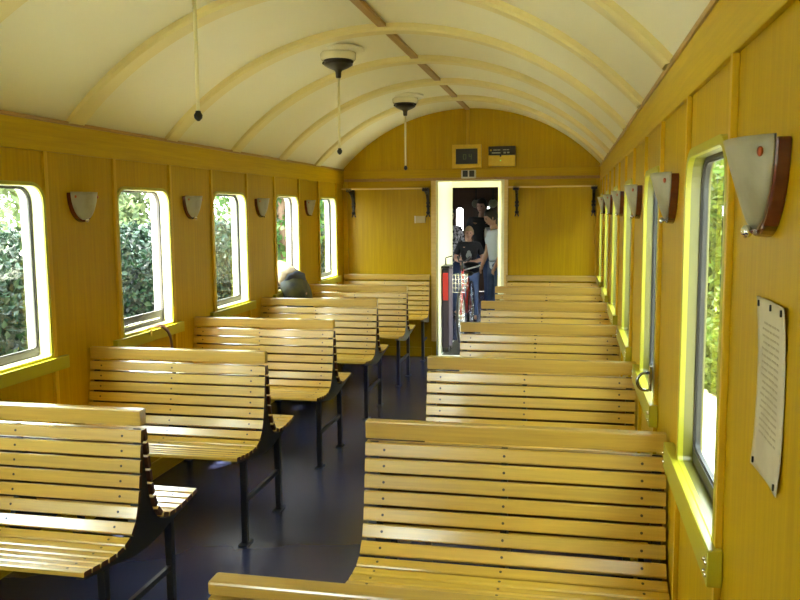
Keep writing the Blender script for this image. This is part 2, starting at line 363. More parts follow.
# ------------------------------------------------------------------ windows
def window(idx, X, sg, y0, wd, lowered=False, right=False):
    """sg points into the room"""
    root = empty('window_%d' % idx, (X, y0, 0)); root['kind'] = 'structure'
    P = lambda a, b, c: (sg*c, a, b)                # a along the wall, b height, c into the room
    op = rrect(0, wd, ZS, ZT, .075)
    tw = .022 if right else .018; td = .014 if right else .012
    mb = MB(); ring(mb, op, rrect(-tw, wd+tw, ZS-.012, ZT+tw, .075+tw, .02), P, -.002, td); mb.build('window_frame', M['cream'], root, bevel=.003)
    mb = MB(); ring(mb, op, rrect(-.012, wd+.012, ZS-.012, ZT+.012, .085), P, -.048 if right else -.110, 0.0); mb.build('window_lining', M['cream_in' if right else 'glare_paint'], root)  # one lining paint: left copy lightened for glare, right copy darkened
    gx = -.036 if right else -.062
    s0 = rrect(.001, wd-.001, ZS+.001, ZT-.001, .074); s1 = rrect(.010, wd-.010, ZS+(.034 if not lowered else .010), ZT-.010, .066, .02)
    mb = MB(); ring(mb, s1, s0, P, gx-.006, gx+.012); mb.build('gasket', M['sash'], root)
    if not lowered:
        mb = MB(); ring(mb, rrect(.016, wd-.016, ZS+.040, ZT-.014, .060, .02), s1, P, gx-.003, gx+.008); mb.build('sash', M['alu'], root)
        mb = MB(); mb.prism(rrect(.014, wd-.014, ZS+.036, ZT-.012, .06, .02), P, gx, gx+.004); mb.build('pane', M['glass'], root)
    else:
        mb = MB(); mb.box((min(-sg*.066, -sg*.052), .012, ZS+.01), (max(-sg*.066, -sg*.052), wd-.012, ZS+.075)); mb.build('lowered_sash', M['alu'], root, bevel=.003)
        mb = MB(); mb.tube([(-sg*.045, .08, ZS+.03), (-sg*.03, .2, ZS+.035), (-sg*.03, wd-.1, ZS+.035)], .006); mb.build('pull_bar', M['chrome'], root)
    pr_ = .030 if right else .026
    e0, e1 = (.10, .115) if not right else (.055, .175)
    mb = MB(); mb.box((min(-sg*.05, sg*.038), -.0+.002, ZS-.028), (max(-sg*.05, sg*.038), wd-.002, ZS-.0005)) if False else None
    st_ = ZS-.001 if right else ZS-.014
    mb = MB(); mb.box((min(sg*.001, sg*pr_), -e0, ZS-.076), (max(sg*.001, sg*pr_), wd+e1, st_))
    if right: mb.box((min(sg*.001, -sg*.030), .002, ZS-.008), (max(sg*.001, -sg*.030), wd-.002, st_))
    mb.build('sill', M['cream'], root, bevel=.003)
    if right:
        mb = MB()
        for yy in (-e0+.012, -e0+.030, wd+e1-.014): 
            for zz in ((ZS-.03), (ZS-.055)): mb.ball((sg*pr_, yy, zz), .005, 8, 5)
        mb.build('screw', M['chrome'], root)
    return root
for i, y in enumerate(LWY): window(i+1, XL, 1, y, LWW, lowered=(i in (3, 5)))
for i, y in enumerate(RWY): window(i+20, XR, -1, y, RWW, right=True)

# ------------------------------------------------------------------ benches
def path_pts():
    ctrl = [(.018, .817), (.035, .70), (.052, .60), (.066, .545), (.088, .500), (.122, .468), (.17, .454), (.24, .453), (.31, .460), (.392, .470)]
    P_ = []
    for i in range(len(ctrl)-1):
        p0 = ctrl[max(i-1, 0)]; p1 = ctrl[i]; p2 = ctrl[i+1]; p3 = ctrl[min(i+2, len(ctrl)-1)]
        for k in range(12):
            t = k/12; P_.append(tuple(.5*((2*p1[j]) + (-p0[j]+p2[j])*t + (2*p0[j]-5*p1[j]+4*p2[j]-p3[j])*t*t + (-p0[j]+3*p1[j]-3*p2[j]+p3[j])*t**3) for j in (0, 1)))
    P_.append(ctrl[-1]); return P_
PP = path_pts(); ARC = [0]
for a, b in zip(PP[:-1], PP[1:]): ARC.append(ARC[-1] + math.hypot(b[0]-a[0], b[1]-a[1]))
def at_arc(s_):
    s_ = min(max(s_, 0), ARC[-1]); i = max(j for j in range(len(ARC)) if ARC[j] <= s_ + 1e-9); i = min(i, len(PP)-2)
    t = (s_-ARC[i])/(ARC[i+1]-ARC[i]); return (PP[i][0]+(PP[i+1][0]-PP[i][0])*t, PP[i][1]+(PP[i+1][1]-PP[i][1])*t), (PP[i+1][0]-PP[i][0], PP[i+1][1]-PP[i][1])
SP = []                                     # (start, end) of every slat along the path, back or seat
s_ = .004
for k in range(7): SP.append((s_, s_+.0435, 'back')); s_ += .0520
rest = ARC[-1] - s_; 
for k in range(6): SP.append((s_, s_+rest/6-.0065, 'seat')); s_ += rest/6
TH = .017
STN = (.068, .48, .925)
def slat(mb, w, side, s0, s1, x0=0.):
    (p0, t0), (p1, t1) = at_arc(s0), at_arc(s1)
    d = Vector((p1[0]-p0[0], p1[1]-p0[1])); L_ = d.length; d.normalize(); nn = Vector((-d.y, d.x))
    P0 = Vector(p0); q = .0035
    loc = [(q, TH), (L_-q, TH), (L_, TH-q), (L_, 0), (0, 0), (0, TH-q)]
    pr = [P0 + d*a - nn*(TH - b) for a, b in loc]
    mb.cur = 0
    f0 = len(mb.f); mb.prism([(side*p.x, p.y) for p in pr], lambda p, r_, t: (t, p, r_), x0+.0, x0+w)
    for q_ in (f0+3, f0+6, f0+7): mb.mi[q_] = 2  # back face and both ends get the shade-darkened wood
    mid = P0 + d*(L_/2) + nn*.0005
    mb.cur = 1
    for sx in STN:
        ax = Vector((0, side*nn.x, nn.y)); cp = Vector((x0 + sx*w, side*mid.x, mid.y)); e1 = Vector((1, 0, 0)); e2 = ax.cross(e1)
        ring_ = [cp + (e1*math.cos(2*PI*k/8) + e2*math.sin(2*PI*k/8))*.0045 for k in range(8)]
        mb.add([*ring_, *[p + ax*.0012 for p in ring_]], [tuple(range(8, 16))] + [(k, (k+1) % 8, 8+(k+1) % 8, 8+k) for k in range(8)])
    mb.cur = 0
def make_bench(w, sides=(-1, 1), wall_x=0., flat_cap=False, wallseat=False):
    """origin on the floor under the bench's left end, x along it; side -1 faces the photographer"""
    root = empty('slatted_bench')
    if flat_cap: MB().box((0, -.022, .862), (w, .022, .888)).build('top_rail', [M['slat']], root, bevel=.005)
    else: MB().box((0, -.019, .826), (w, .019, .884)).build('top_rail', [M['slat']], root, bevel=.005)
    for sd in sides:
        for kind, nm in (('back', 'backrest'), ('seat', 'seat')):
            mb = MB()
            if flat_cap and kind == 'back':
                mb.prism([(sd*.002, .822), (sd*.002, .855), (sd*.020, .855), (sd*.021, .822)], lambda p, q, t: (t, p, q), 0, w)
            for a, b, k in SP:
                if k == kind: slat(mb, w, sd, a, b)
            mb.build(nm, [M['slat'], M['screw'], M['gap_shade']], root)
    # shaped brackets between the two backs
    inner = []
    for i in range(0, len(PP), 5):
        p, t = PP[i], (PP[min(i+1, len(PP)-1)][0]-PP[max(i-1, 0)][0], PP[min(i+1, len(PP)-1)][1]-PP[max(i-1, 0)][1])
        tl = math.hypot(*t); nx_, nz_ = -t[1]/tl, t[0]/tl
        inner.append((max(.001, p[0]-nx_*(TH+.005)), p[1]-nz_*(TH+.005)))
    low = [(.372, .436), (.30, .424), (.22, .412), (.15, .400), (.10, .388), (.0, .380)]
    inner = [q for q in inner if q[0] < .370]
    for sx, bw in ((.026/w, .014), (STN[1], .010), (1-.026/w, .014)):
        mb = MB(); half = inner + low
        if len(sides) == 2: pts_ = half + [(-a, b) for a, b in half[::-1]]
        else: pts_ = [(sides[0]*a, b) for a, b in [(0, .817)] + half]
        x = sx*w; mb.prism(pts_, lambda p, q, t: (t, p, q), x-bw, x+bw); mb.build('bracket', M['steel'], root)
    for x in (.040, w-.040):
        for sd in sides:
            lg = MB().box((x-.014, sd*.224-.014, 0.004), (x+.014, sd*.224+.014, .420)).build('leg', M['steel'], root, bevel=.003)
            MB().box((x-.022, sd*.224-.042, 0), (x+.022, sd*.224+.042, .007)).build('foot_plate', M['steel'], lg)
        if len(sides) == 2:
            MB().box((x-.008, -.212, .200), (x+.008, .212, .222)).build('stretcher', M['steel'], root)
        else: MB().box((x-.008, min(sides[0]*.004, sides[0]*.212), .200), (x+.008, max(sides[0]*.004, sides[0]*.212), .222)).build('stretcher', M['steel'], root)
    return root
Y0, PB = 2.506, 1.17
LX, LW_ = XL+.004, .943
RX, RW_ = -.640, .936
b0 = make_bench(LW_)
ord_l = ['left row, nearest, cut by the left picture edge', 'left row, second nearest, below the brown strap',
         'left row, third from the photographer', 'left row, fourth, just below the person leaning out',
         'left row, fifth, next to the end wall bench']
for k in range(5):
    o = b0 if k == 0 else copy_tree(b0); o.location = (LX, Y0 + PB*k, 0)
    tag(o, 'pale double-sided slatted bench, ' + ord_l[k], 'bench', 'slatted benches in two rows')
ord_r = ['right row, second nearest, large in the lower right', 'right row, third, beside the metal wall catch',
         'right row, fourth from the photographer', 'right row, fifth from the photographer', 'right row, sixth, next to the end wall bench']
b1 = make_bench(RW_)
for k in range(5):
    o = b1 if k == 0 else copy_tree(b1); o.location = (RX, Y0 + PB*k, 0)
    tag(o, 'double-sided slatted bench, ' + ord_r[k], 'bench', 'slatted benches in two rows')
o = make_bench(RW_, flat_cap=True); o.location = (RX, Y0-PB, 0)
tag(o, 'slatted wooden bench at the bottom edge, nearest of the right row, only its top showing', 'bench', 'slatted benches in two rows')
o = make_bench(LW_, (-1,)); o.location = (LX, YF-.041, 0); tag(o, 'single-sided slatted bench against the end wall, left of the door', 'bench', 'end wall benches')
o = make_bench(RW_, (-1,)); o.location = (RX, YF-.041, 0); tag(o, 'single-sided slatted bench against the end wall, right of the door', 'bench', 'end wall benches')

# ------------------------------------------------------------------ wall lamps
def make_lamp():
    """x away from the wall, y along it, z up; top edge at z=0"""
    root = empty('wall_lamp')
    A, H_ = .110, .146; a2, h2 = .086, .120; N = 24
    o_ = [(A*math.cos(PI*i/N), -H_*math.sin(PI*i/N)**.95 if 0 < i < N else 0) for i in range(N+1)]
    i_ = [(a2*math.cos(PI*i/N), -h2*math.sin(PI*i/N)**.95 if 0 < i < N else 0) for i in range(N+1)]
    mb = MB(); n = N+1
    vs = [(0, p, q) for p, q in o_] + [(.022, p*.985, q*.985) for p, q in o_] + [(0, p, q) for p, q in i_] + [(.022, p, q) for p, q in i_]
    fs = []
    for i in range(N): fs += [(i, i+1, n+i+1, n+i), (2*n+i, 3*n+i, 3*n+i+1, 2*n+i+1), (n+i, n+i+1, 3*n+i+1, 3*n+i), (i, 2*n+i, 2*n+i+1, i+1)]
    fs += [(0, n, 3*n, 2*n), (N, 2*n+N, 3*n+N, n+N)]
    mb.add(vs, fs); mb.build('wooden_rim', M['brown_wood'], root, bevel=.004)
    MB().box((0, -.086, -.09), (.006, .086, -.004)).build('back_plate', M['white'], root)
    mb = MB(); NU, NV = 16, 10; vs = []
    def sh(u_, v_, off):                       # v 0 top .. 1 tip
        hw = .1075*math.sqrt(max(0, 1-v_**2.1)); y = hw*u_; z = .004 - v_*.139
        x = .021 + (.046*(1-v_)**.85)*(1-u_*u_)**.8 + off
        return (x, y, z)
    for off in (0, .004):
        for j in range(NV+1):
            for i in range(NU+1): vs.append(sh(-1+2*i/NU, min(j/NV, .985), off))
    m_ = (NU+1)*(NV+1); fs = []
    for j in range(NV):
        for i in range(NU):
            a = j*(NU+1)+i; q = (a, a+1, a+NU+2, a+NU+1); fs += [q, tuple(m_+t for t in q[::-1])]
    for i in range(NU): fs += [(i, i+1, m_+i+1, m_+i), (NV*(NU+1)+i, m_+NV*(NU+1)+i, m_+NV*(NU+1)+i+1, NV*(NU+1)+i+1)]
    for j in range(NV):
        for c_ in (0, NU): a = j*(NU+1)+c_; fs.append((a, a+NU+1, m_+a+NU+1, m_+a))
    mb.add(vs, fs, True); g_ = mb.build('glass_shade', M['frost'], root)
    for s_ in (-1, 1):
        x, y, z = sh(s_*.88, .17, .004)
        MB().ball((x+.002, y, z), .0075, 10, 6, (.6, 1, 1)).build('screw', M['copper'], g_)
    MB().ball((.034, 0, -.136), .013, 10, 6, (.7, 1.2, .8)).build('tip_clip', M['chrome'], root)
    return root
lp = make_lamp(); first = True
def put_lamp(X, y, rz, label):
    global first
    o = lp if first else copy_tree(lp); first = False
    o.location = (X, y, 1.66); o.rotation_euler = (0, 0, rz); tag(o, label, 'wall lamp', 'wall lamps between the windows')
lnames = {0: 'left wall between the first and second window in view', 1: 'left wall between the second and third window', 2: 'left wall just before the leaning person', 3: 'left wall before the last window'}
for k, nm in lnames.items(): put_lamp(XL, 3.645+1.2*k, 0, 'half-round lamp with dark wooden rim, ' + nm)
rn = ['nearest and largest, beside the pinned paper', 'second from the photographer, beyond the nearest window', 'third from the photographer', 'fourth from the photographer', 'fifth from the photographer', 'farthest, next to the end wall']
for k in range(6): put_lamp(XR, 1.345+1.2*k, PI, 'frosted red-brown rimmed lamp on the right wall, ' + rn[k])

# ------------------------------------------------------------------ ceiling lamps with pull rods
def make_ceiling_lamp():
    root = empty('ceiling_lamp')
    MB().lathe([(0, .012), (.160, .010), (.165, -.004), (.155, -.014), (.108, -.017), (0, -.017)]).build('ceiling_rose', M['roof'], root)
    MB().lathe([(.0, -.012), (.112, -.014), (.112, -.03), (.110, -.054), (.104, -.062), (0, -.062)]).build('porcelain_body', M['porcelain'], root)
    MB().lathe([(0, -.058), (.090, -.060), (.094, -.070), (.084, -.073), (.084, -.078), (.091, -.081), (.089, -.092), (.066, -.106), (.042, -.116), (.024, -.124), (.019, -.134), (.017, -.164), (.013, -.170), (0, -.170)]).build('bronze_cap', M['brass_dark'], root)
    for s_ in (-1, 1): MB().ball((s_*.092, -.01, -.076), .010, 10, 6).build('thumb_screw', M['brass_dark'], root)
    rd = MB().tube([(0, 0, -.165), (0, 0, -.605)], .0078, 8).build('pull_rod', M['cord'], root)
    MB().lathe([(0, -.600), (.010, -.602), (.011, -.608), (.017, -.618), (.015, -.630), (.006, -.640), (0, -.642)], n=14).build('knob', M['black'], rd)
    return root
cl = make_ceiling_lamp()
cn = ['nearest of three, only its rod in view', 'middle one of three', 'farthest of three, in front of the end wall']
for k in range(3):
    o = cl if k == 0 else copy_tree(cl); o.location = (-1.429, (3.0, 5.0, 7.11)[k], arc_z(-1.429)-.002)
    o.rotation_euler = (0, math.radians(0), 0)
    tag(o, 'cream ceiling lamp with pull rod, ' + cn[k], 'ceiling lamp', 'ceiling lamps with pull rods')

# ------------------------------------------------------------------ luggage shelves on the end wall
def shelf(x0, x1, label):
    root = empty('luggage_shelf', ((x0+x1)/2, YF, .036)); w = (x1-x0)/2
    MB().box((-w, -.20, 1.742), (w, -.175, 1.757)).build('front_lath', M['pale_lath'], root, bevel=.002)
    for i in range(3): MB().box((-w, -.145+i*.045, 1.750), (w, -.120+i*.045, 1.760)).build('lath', M['ply_board_x'], root, bevel=.002)
    for s_ in (-1, 1):
        x = s_*(w-.085 if s_ < 0 else w-.03)
        mb = MB()
        mb.prism([(-.19, 1.742), (0, 1.748), (0, 1.49), (-.018, 1.49), (-.022, 1.56), (-.04, 1.63), (-.08, 1.685), (-.19, 1.724)], lambda p, q, t: (t, p, q), x-.012, x+.012)
        for zz in (1.50, 1.565, 1.60): mb.ball((x, -.018, zz), .022, 10, 6, (1, .6, .8))
        mb.prism([(-.030, -.035), (.030, -.035), (.030, 0), (-.030, 0)], lambda p, q, t: (x+p, t, 1.755+q), -.20, -.15)
        mb.prism([(-.024, 0), (-.012, 0), (.002, .045), (-.008, .045)], lambda p, q, t: (x+p, t, 1.455+q), -.016, -.002)
        mb.prism([(.024, 0), (.012, 0), (-.002, .045), (.008, .045)], lambda p, q, t: (x+p, t, 1.455+q), -.016, -.002)
        mb.build('iron_bracket', M['iron'], root)
    return tag(root, label, 'luggage shelf', 'luggage shelves on the end wall')
shelf(-2.355, -1.43, 'narrow luggage shelf on black iron brackets, left of the door')
shelf(-.62, .262, 'narrow luggage shelf on black iron brackets, right of the door')

# ------------------------------------------------------------------ things over the door
o = empty('display_panel', (-1.05, YF, 2.11)); tag(o, 'square black display in a wide wooden frame above the door', 'display')
mb = MB(); ring(mb, [(.113, -.078), (.113, .078), (-.113, .078), (-.113, -.078)], [(.150, -.120), (.150, .120), (-.150, .120), (-.150, -.120)], lambda a, b, c: (a, c, b), -.045, 0); mb.build('frame', M['frame_wood'], o, bevel=.003)
sc = MB().box((-.114, -.034, -.079), (.114, -.002, .079)).build('screen', M['black'], o)
mb = MB()
def digit0(mb, cx, cz, w, h, y, t=.006):
    for a in ((cx-w, cz-h, cx-w+t, cz+h), (cx+w-t, cz-h, cx+w, cz+h), (cx-w, cz-h, cx+w, cz-h+t), (cx-w, cz+h-t, cx+w, cz+h)): mb.box((a[0], y-.001, a[1]), (a[2], y, a[3]))
digit0(mb, -.022, -.005, .016, .026, -.034)
for a in ((.022, -.005, .054, .001), (.044, -.032, .050, .024), (.022, -.005, .028, .024)): mb.box((a[0], -.035, a[1]), (a[2], -.034, a[3]))
mb.build('digits', M['dim_text'], sc)
o = empty('notice_box', (-.687, YF, 2.10)); tag(o, 'wooden box with a black lettered panel on top, right of the display above the door', 'notice box')
MB().box((-.135, -.075, -.10), (.135, 0, .012)).build('box_body', M['frame_wood'], o, bevel=.003)
pn = MB().box((-.135, -.082, .013), (.135, 0, .102)).build('black_panel', M['black'], o, bevel=.004)
mb = MB()
for x0, x1, z0, z1 in ((-.085, -.050, .060, .068), (-.044, -.015, .060, .068), (.012, .045, .061, .069), (.050, .075, .061, .069), (-.10, -.012, .030, .040), (.018, .042, .028, .044), (.054, .078, .030, .044)):
    mb.box((x0, -.0835, z0), (x1, -.082, z1))
mb.build('lettering', M['pale_text'], pn)
MB().ball((-.110, -.083, .062), .010, 10, 6, (1, .3, 1)).build('round_emblem', M['batten'], pn)
MB().ball((-.012, -.075, -.040), .008, 10, 6).build('indicator_light', M['green_led'], o)
MB().box((-.02, -.084, -.004), (-.004, -.074, .012)).build('catch', M['black'], o)
o = empty('twin_signal', (-1.031, YF-.02, 1.931)); tag(o, 'small grey plate with two dark square lights between display and door', 'signal')
MB().box((-.076, -.014, -.046), (.076, 0, .040)).build('plate', M['white'], o, bevel=.003)
for s_ in (-1, 1): MB().box((s_*.034-.026, -.022, -.03), (s_*.034+.026, -.013, .034)).build('dark_light', M['black'], o, bevel=.003)
o = empty('light_switch', (-1.545, YF, 1.465)); tag(o, 'small pale switch box on the end wall left of the door', 'switch')
MB().box((-.055, -.030, -.036), (.055, 0, .036)).build('switch_box', M['beige'], o, bevel=.003)
MB().box((-.058, -.032, -.038), (-.045, -.002, .038)).build('edge_strip', M['white'], o, bevel=.002)

# ------------------------------------------------------------------ paper on the right wall
o = empty('pinned_paper', (XR, 1.295, 1.283)); tag(o, 'curled yellowed sheet with faint print pinned on the right wall', 'notice')
mb = MB(); NU, NV = 10, 16; vs = []
def pp(u_, v_, off): return (-.0015 - .005*abs(v_)**3*(.4+.6*abs(u_)) - .0008*math.sin(3*u_+2*v_)**2 - off, u_*.084, v_*.137)
for off in (0, .0012):
    for j in range(NV+1):
        for i in range(NU+1): vs.append(pp(-1+2*i/NU, -1+2*j/NV, off))
m_ = (NU+1)*(NV+1); fs = []
for j in range(NV):
    for i in range(NU):
        a = j*(NU+1)+i; q = (a, a+1, a+NU+2, a+NU+1); fs += [q, tuple(m_+t for t in q[::-1])]
for i in range(NU): fs += [(i, i+1, m_+i+1, m_+i), (NV*(NU+1)+i, NV*(NU+1)+i+1, m_+NV*(NU+1)+i+1, m_+NV*(NU+1)+i)]
for j in range(NV):
    for c_ in (0, NU): a = j*(NU+1)+c_; fs.append((a, a+NU+1, m_+a+NU+1, m_+a))
mb.add(vs, fs, True); sh_ = mb.build('sheet', M['paper'], o)
mb = MB(); rr = random.Random(3)
for k in range(18):
    v = .72 - k*.075; u0 = -.62; 
    while u0 < .55:
        u1 = min(.62, u0 + rr.uniform(.12, .4)); 
        q = [pp(a, b, .0016) for a, b in ((u0, v), (u1, v), (u1, v+.022), (u0, v+.022))]
        q2 = [(x-.0003, y, z) for x, y, z in q]; mb.add(q+q2, [(0,1,2,3),(4,5,6,7),(0,1,5,4),(1,2,6,5),(2,3,7,6),(3,0,4,7)])
        u0 = u1 + .05
mb.build('print', M['ink'], sh_)
for u_ in (-.82, 0, .82):
    for v_ in (-.93, .93):
        if u_ == 0 and v_ < 0: continue
        x, y, z = pp(u_, v_, .002); MB().box((x-.002, y-.002, z-.005), (x+.001, y+.002, z+.005)).build('pin', M['black'], o, bevel=.001)

# ------------------------------------------------------------------ strap and metal loop
o = empty('window_strap', (XL+.045, 4.24, .88)); tag(o, 'brown leather strap hanging over the sill of the second left window', 'strap')
mb = MB()
cp = [(-.05, -.01, .005), (-.01, -.005, .030), (.02, .01, .030), (.03, .05, .022), (.038, .09, -.01), (.040, .115, -.05), (.041, .125, -.10), (.041, .127, -.14)]
w = .013
vs = []
for i, p in enumerate(cp):
    a = Vector(cp[max(i-1, 0)]); b = Vector(cp[min(i+1, len(cp)-1)]); t = (b-a).normalized(); s_ = Vector((.2, 1, .25)).cross(Vector((1, 0, 0))) if False else Vector((0, 1, .35)).normalized()
    s_ = (s_ - t*s_.dot(t)); s_ = s_.normalized() if s_.length > .1 else Vector((0, .6, .8)); nn = t.cross(s_)
    vs += [Vector(p)+s_*w+nn*.0015, Vector(p)-s_*w+nn*.0015, Vector(p)-s_*w-nn*.0015, Vector(p)+s_*w-nn*.0015]
fs = [(4*i+k, 4*i+(k+1) % 4, 4*i+4+(k+1) % 4, 4*i+4+k) for i in range(len(cp)-1) for k in range(4)] + [(0, 1, 2, 3), (4*len(cp)-4, 4*len(cp)-3, 4*len(cp)-2, 4*len(cp)-1)]
mb.add(vs, fs, True); mb.build('strap_band', M['leather'], o)
MB().box((-.006, -.045, -.02), (.002, -.025, .012)).build('buckle', M['chrome'], o, bevel=.001)
def loop(y, label):
    o = empty('window_catch', (XR-.028, y, .975)); tag(o, label, 'window catch', 'catches beside the right windows')
    MB().box((-.004, -.02, -.03), (.004, .02, .055)).build('plate', M['dull_chrome'], o, bevel=.002)
    mb = MB(); pts = [(-.004, .0, -.03)] + [(-.016-.026*math.sin(a), 0, .0+.03*math.cos(a)*-1) for a in [PI*i/10 for i in range(11)]] + [(-.004, 0, .03)]
    mb.tube(pts, .0050, 8); mb.build('ring', M['dull_chrome'], o)
    return o
loop(2.82, 'bright curved metal catch at the foot of the second window on the right wall')

# ------------------------------------------------------------------ vestibule and the next carriage
VY = 9.56; NX0, NX1 = -1.367, -.822
struct('floor_2', MB().box((XL, YF+.06, -.06), (XR, VY, 0)).build('floor', M['grate']))
mb = MB()
for k in range(26): mb.box((DX0+.03, YF+.12+k*.038, 0), (NX1+.2, YF+.135+k*.038, .006))
trim(mb, M['alu'])
struct('wall_vestibule_left', MB().box((XL-.05, YF+.06, 0), (DX0-.012, YF+.09, 2.1)).build('w', M['glare_paint']))
struct('wall_vestibule', MB().box((DX0-.05, YF+.06, 0), (DX0-.0, VY, 2.1)).build('w', M['glare_paint']))
struct('ceiling_2', MB().box((XL, YF+.06, 2.1), (XR+.1, VY+.06, 2.16)).build('c', M['glare_paint']))
struct('wall_next_carriage', holed('w', [(XL, 0), (NX0, 0), (NX0, 1.825), (NX1, 1.825), (NX1, 0), (XR, 0), (XR, 2.1), (XL, 2.1)], [], M['glare_paint'], lambda a, b, c: Vector((a, VY+.03+c, b)), .03))
NYE = 15.5
struct('floor_3', MB().box((XL, VY, -.06), (XR, NYE, -.001)).build('f', M['lino']))
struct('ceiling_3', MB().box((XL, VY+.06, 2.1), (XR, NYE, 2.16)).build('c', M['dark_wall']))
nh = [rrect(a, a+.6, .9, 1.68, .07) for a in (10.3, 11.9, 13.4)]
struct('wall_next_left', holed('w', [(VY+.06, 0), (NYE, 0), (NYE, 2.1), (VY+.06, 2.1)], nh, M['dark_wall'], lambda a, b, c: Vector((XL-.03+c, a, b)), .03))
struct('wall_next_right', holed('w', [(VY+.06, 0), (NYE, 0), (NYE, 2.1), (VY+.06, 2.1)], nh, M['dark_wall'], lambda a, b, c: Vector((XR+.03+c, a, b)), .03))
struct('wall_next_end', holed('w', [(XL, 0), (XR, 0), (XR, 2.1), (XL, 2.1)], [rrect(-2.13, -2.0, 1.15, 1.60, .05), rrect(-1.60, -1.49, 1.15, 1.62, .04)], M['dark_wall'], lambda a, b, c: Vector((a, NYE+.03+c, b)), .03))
for x, y, z, nm in ((-1.47, 13.0, 1.66, 'round frosted lamp on the left in the dark next carriage'), (-1.20, 13.0, 1.66, 'round frosted lamp on the right in the dark next carriage')):
    o = empty('globe_lamp', (x, y, z)); tag(o, nm, 'lamp')
    MB().ball((0, 0, 0), .068, 18, 12, (1, .8, 1.05)).build('globe', M['frost'], o)
    MB().lathe([(.0, .44), (.03, .44), (.012, .40), (.010, .09), (.03, .07), (.03, .055), (0, .05)], n=14).build('stem', M['brass_dark'], o)

# ------------------------------------------------------------------ people
def skin_mesh(V, Ed, root_i=0, sub=1):
    me = bpy.data.meshes.new('sk'); me.from_pydata([v[:3] for v in V], Ed, [])
    o = bpy.data.objects.new('sk', me); C.objects.link(o)
    o.modifiers.new('s', 'SKIN'); sv = me.skin_vertices[0].data
    for i, v in enumerate(V):
        rx = v[3]; ry = v[4] if len(v) > 4 else rx; sv[i].radius = (rx, ry); sv[i].use_root = (i == root_i)
    o.modifiers['s'].use_smooth_shade = True
    if sub: sm = o.modifiers.new('u', 'SUBSURF'); sm.levels = sub; sm.render_levels = sub
    dg = bpy.context.evaluated_depsgraph_get(); dg.update()
    out_ = bpy.data.meshes.new_from_object(o.evaluated_get(dg)); bpy.data.objects.remove(o)
    return out_
def mesh_into(mb, me):
    mb.add([v.co[:] for v in me.vertices], [tuple(p.vertices) for p in me.polygons], True)
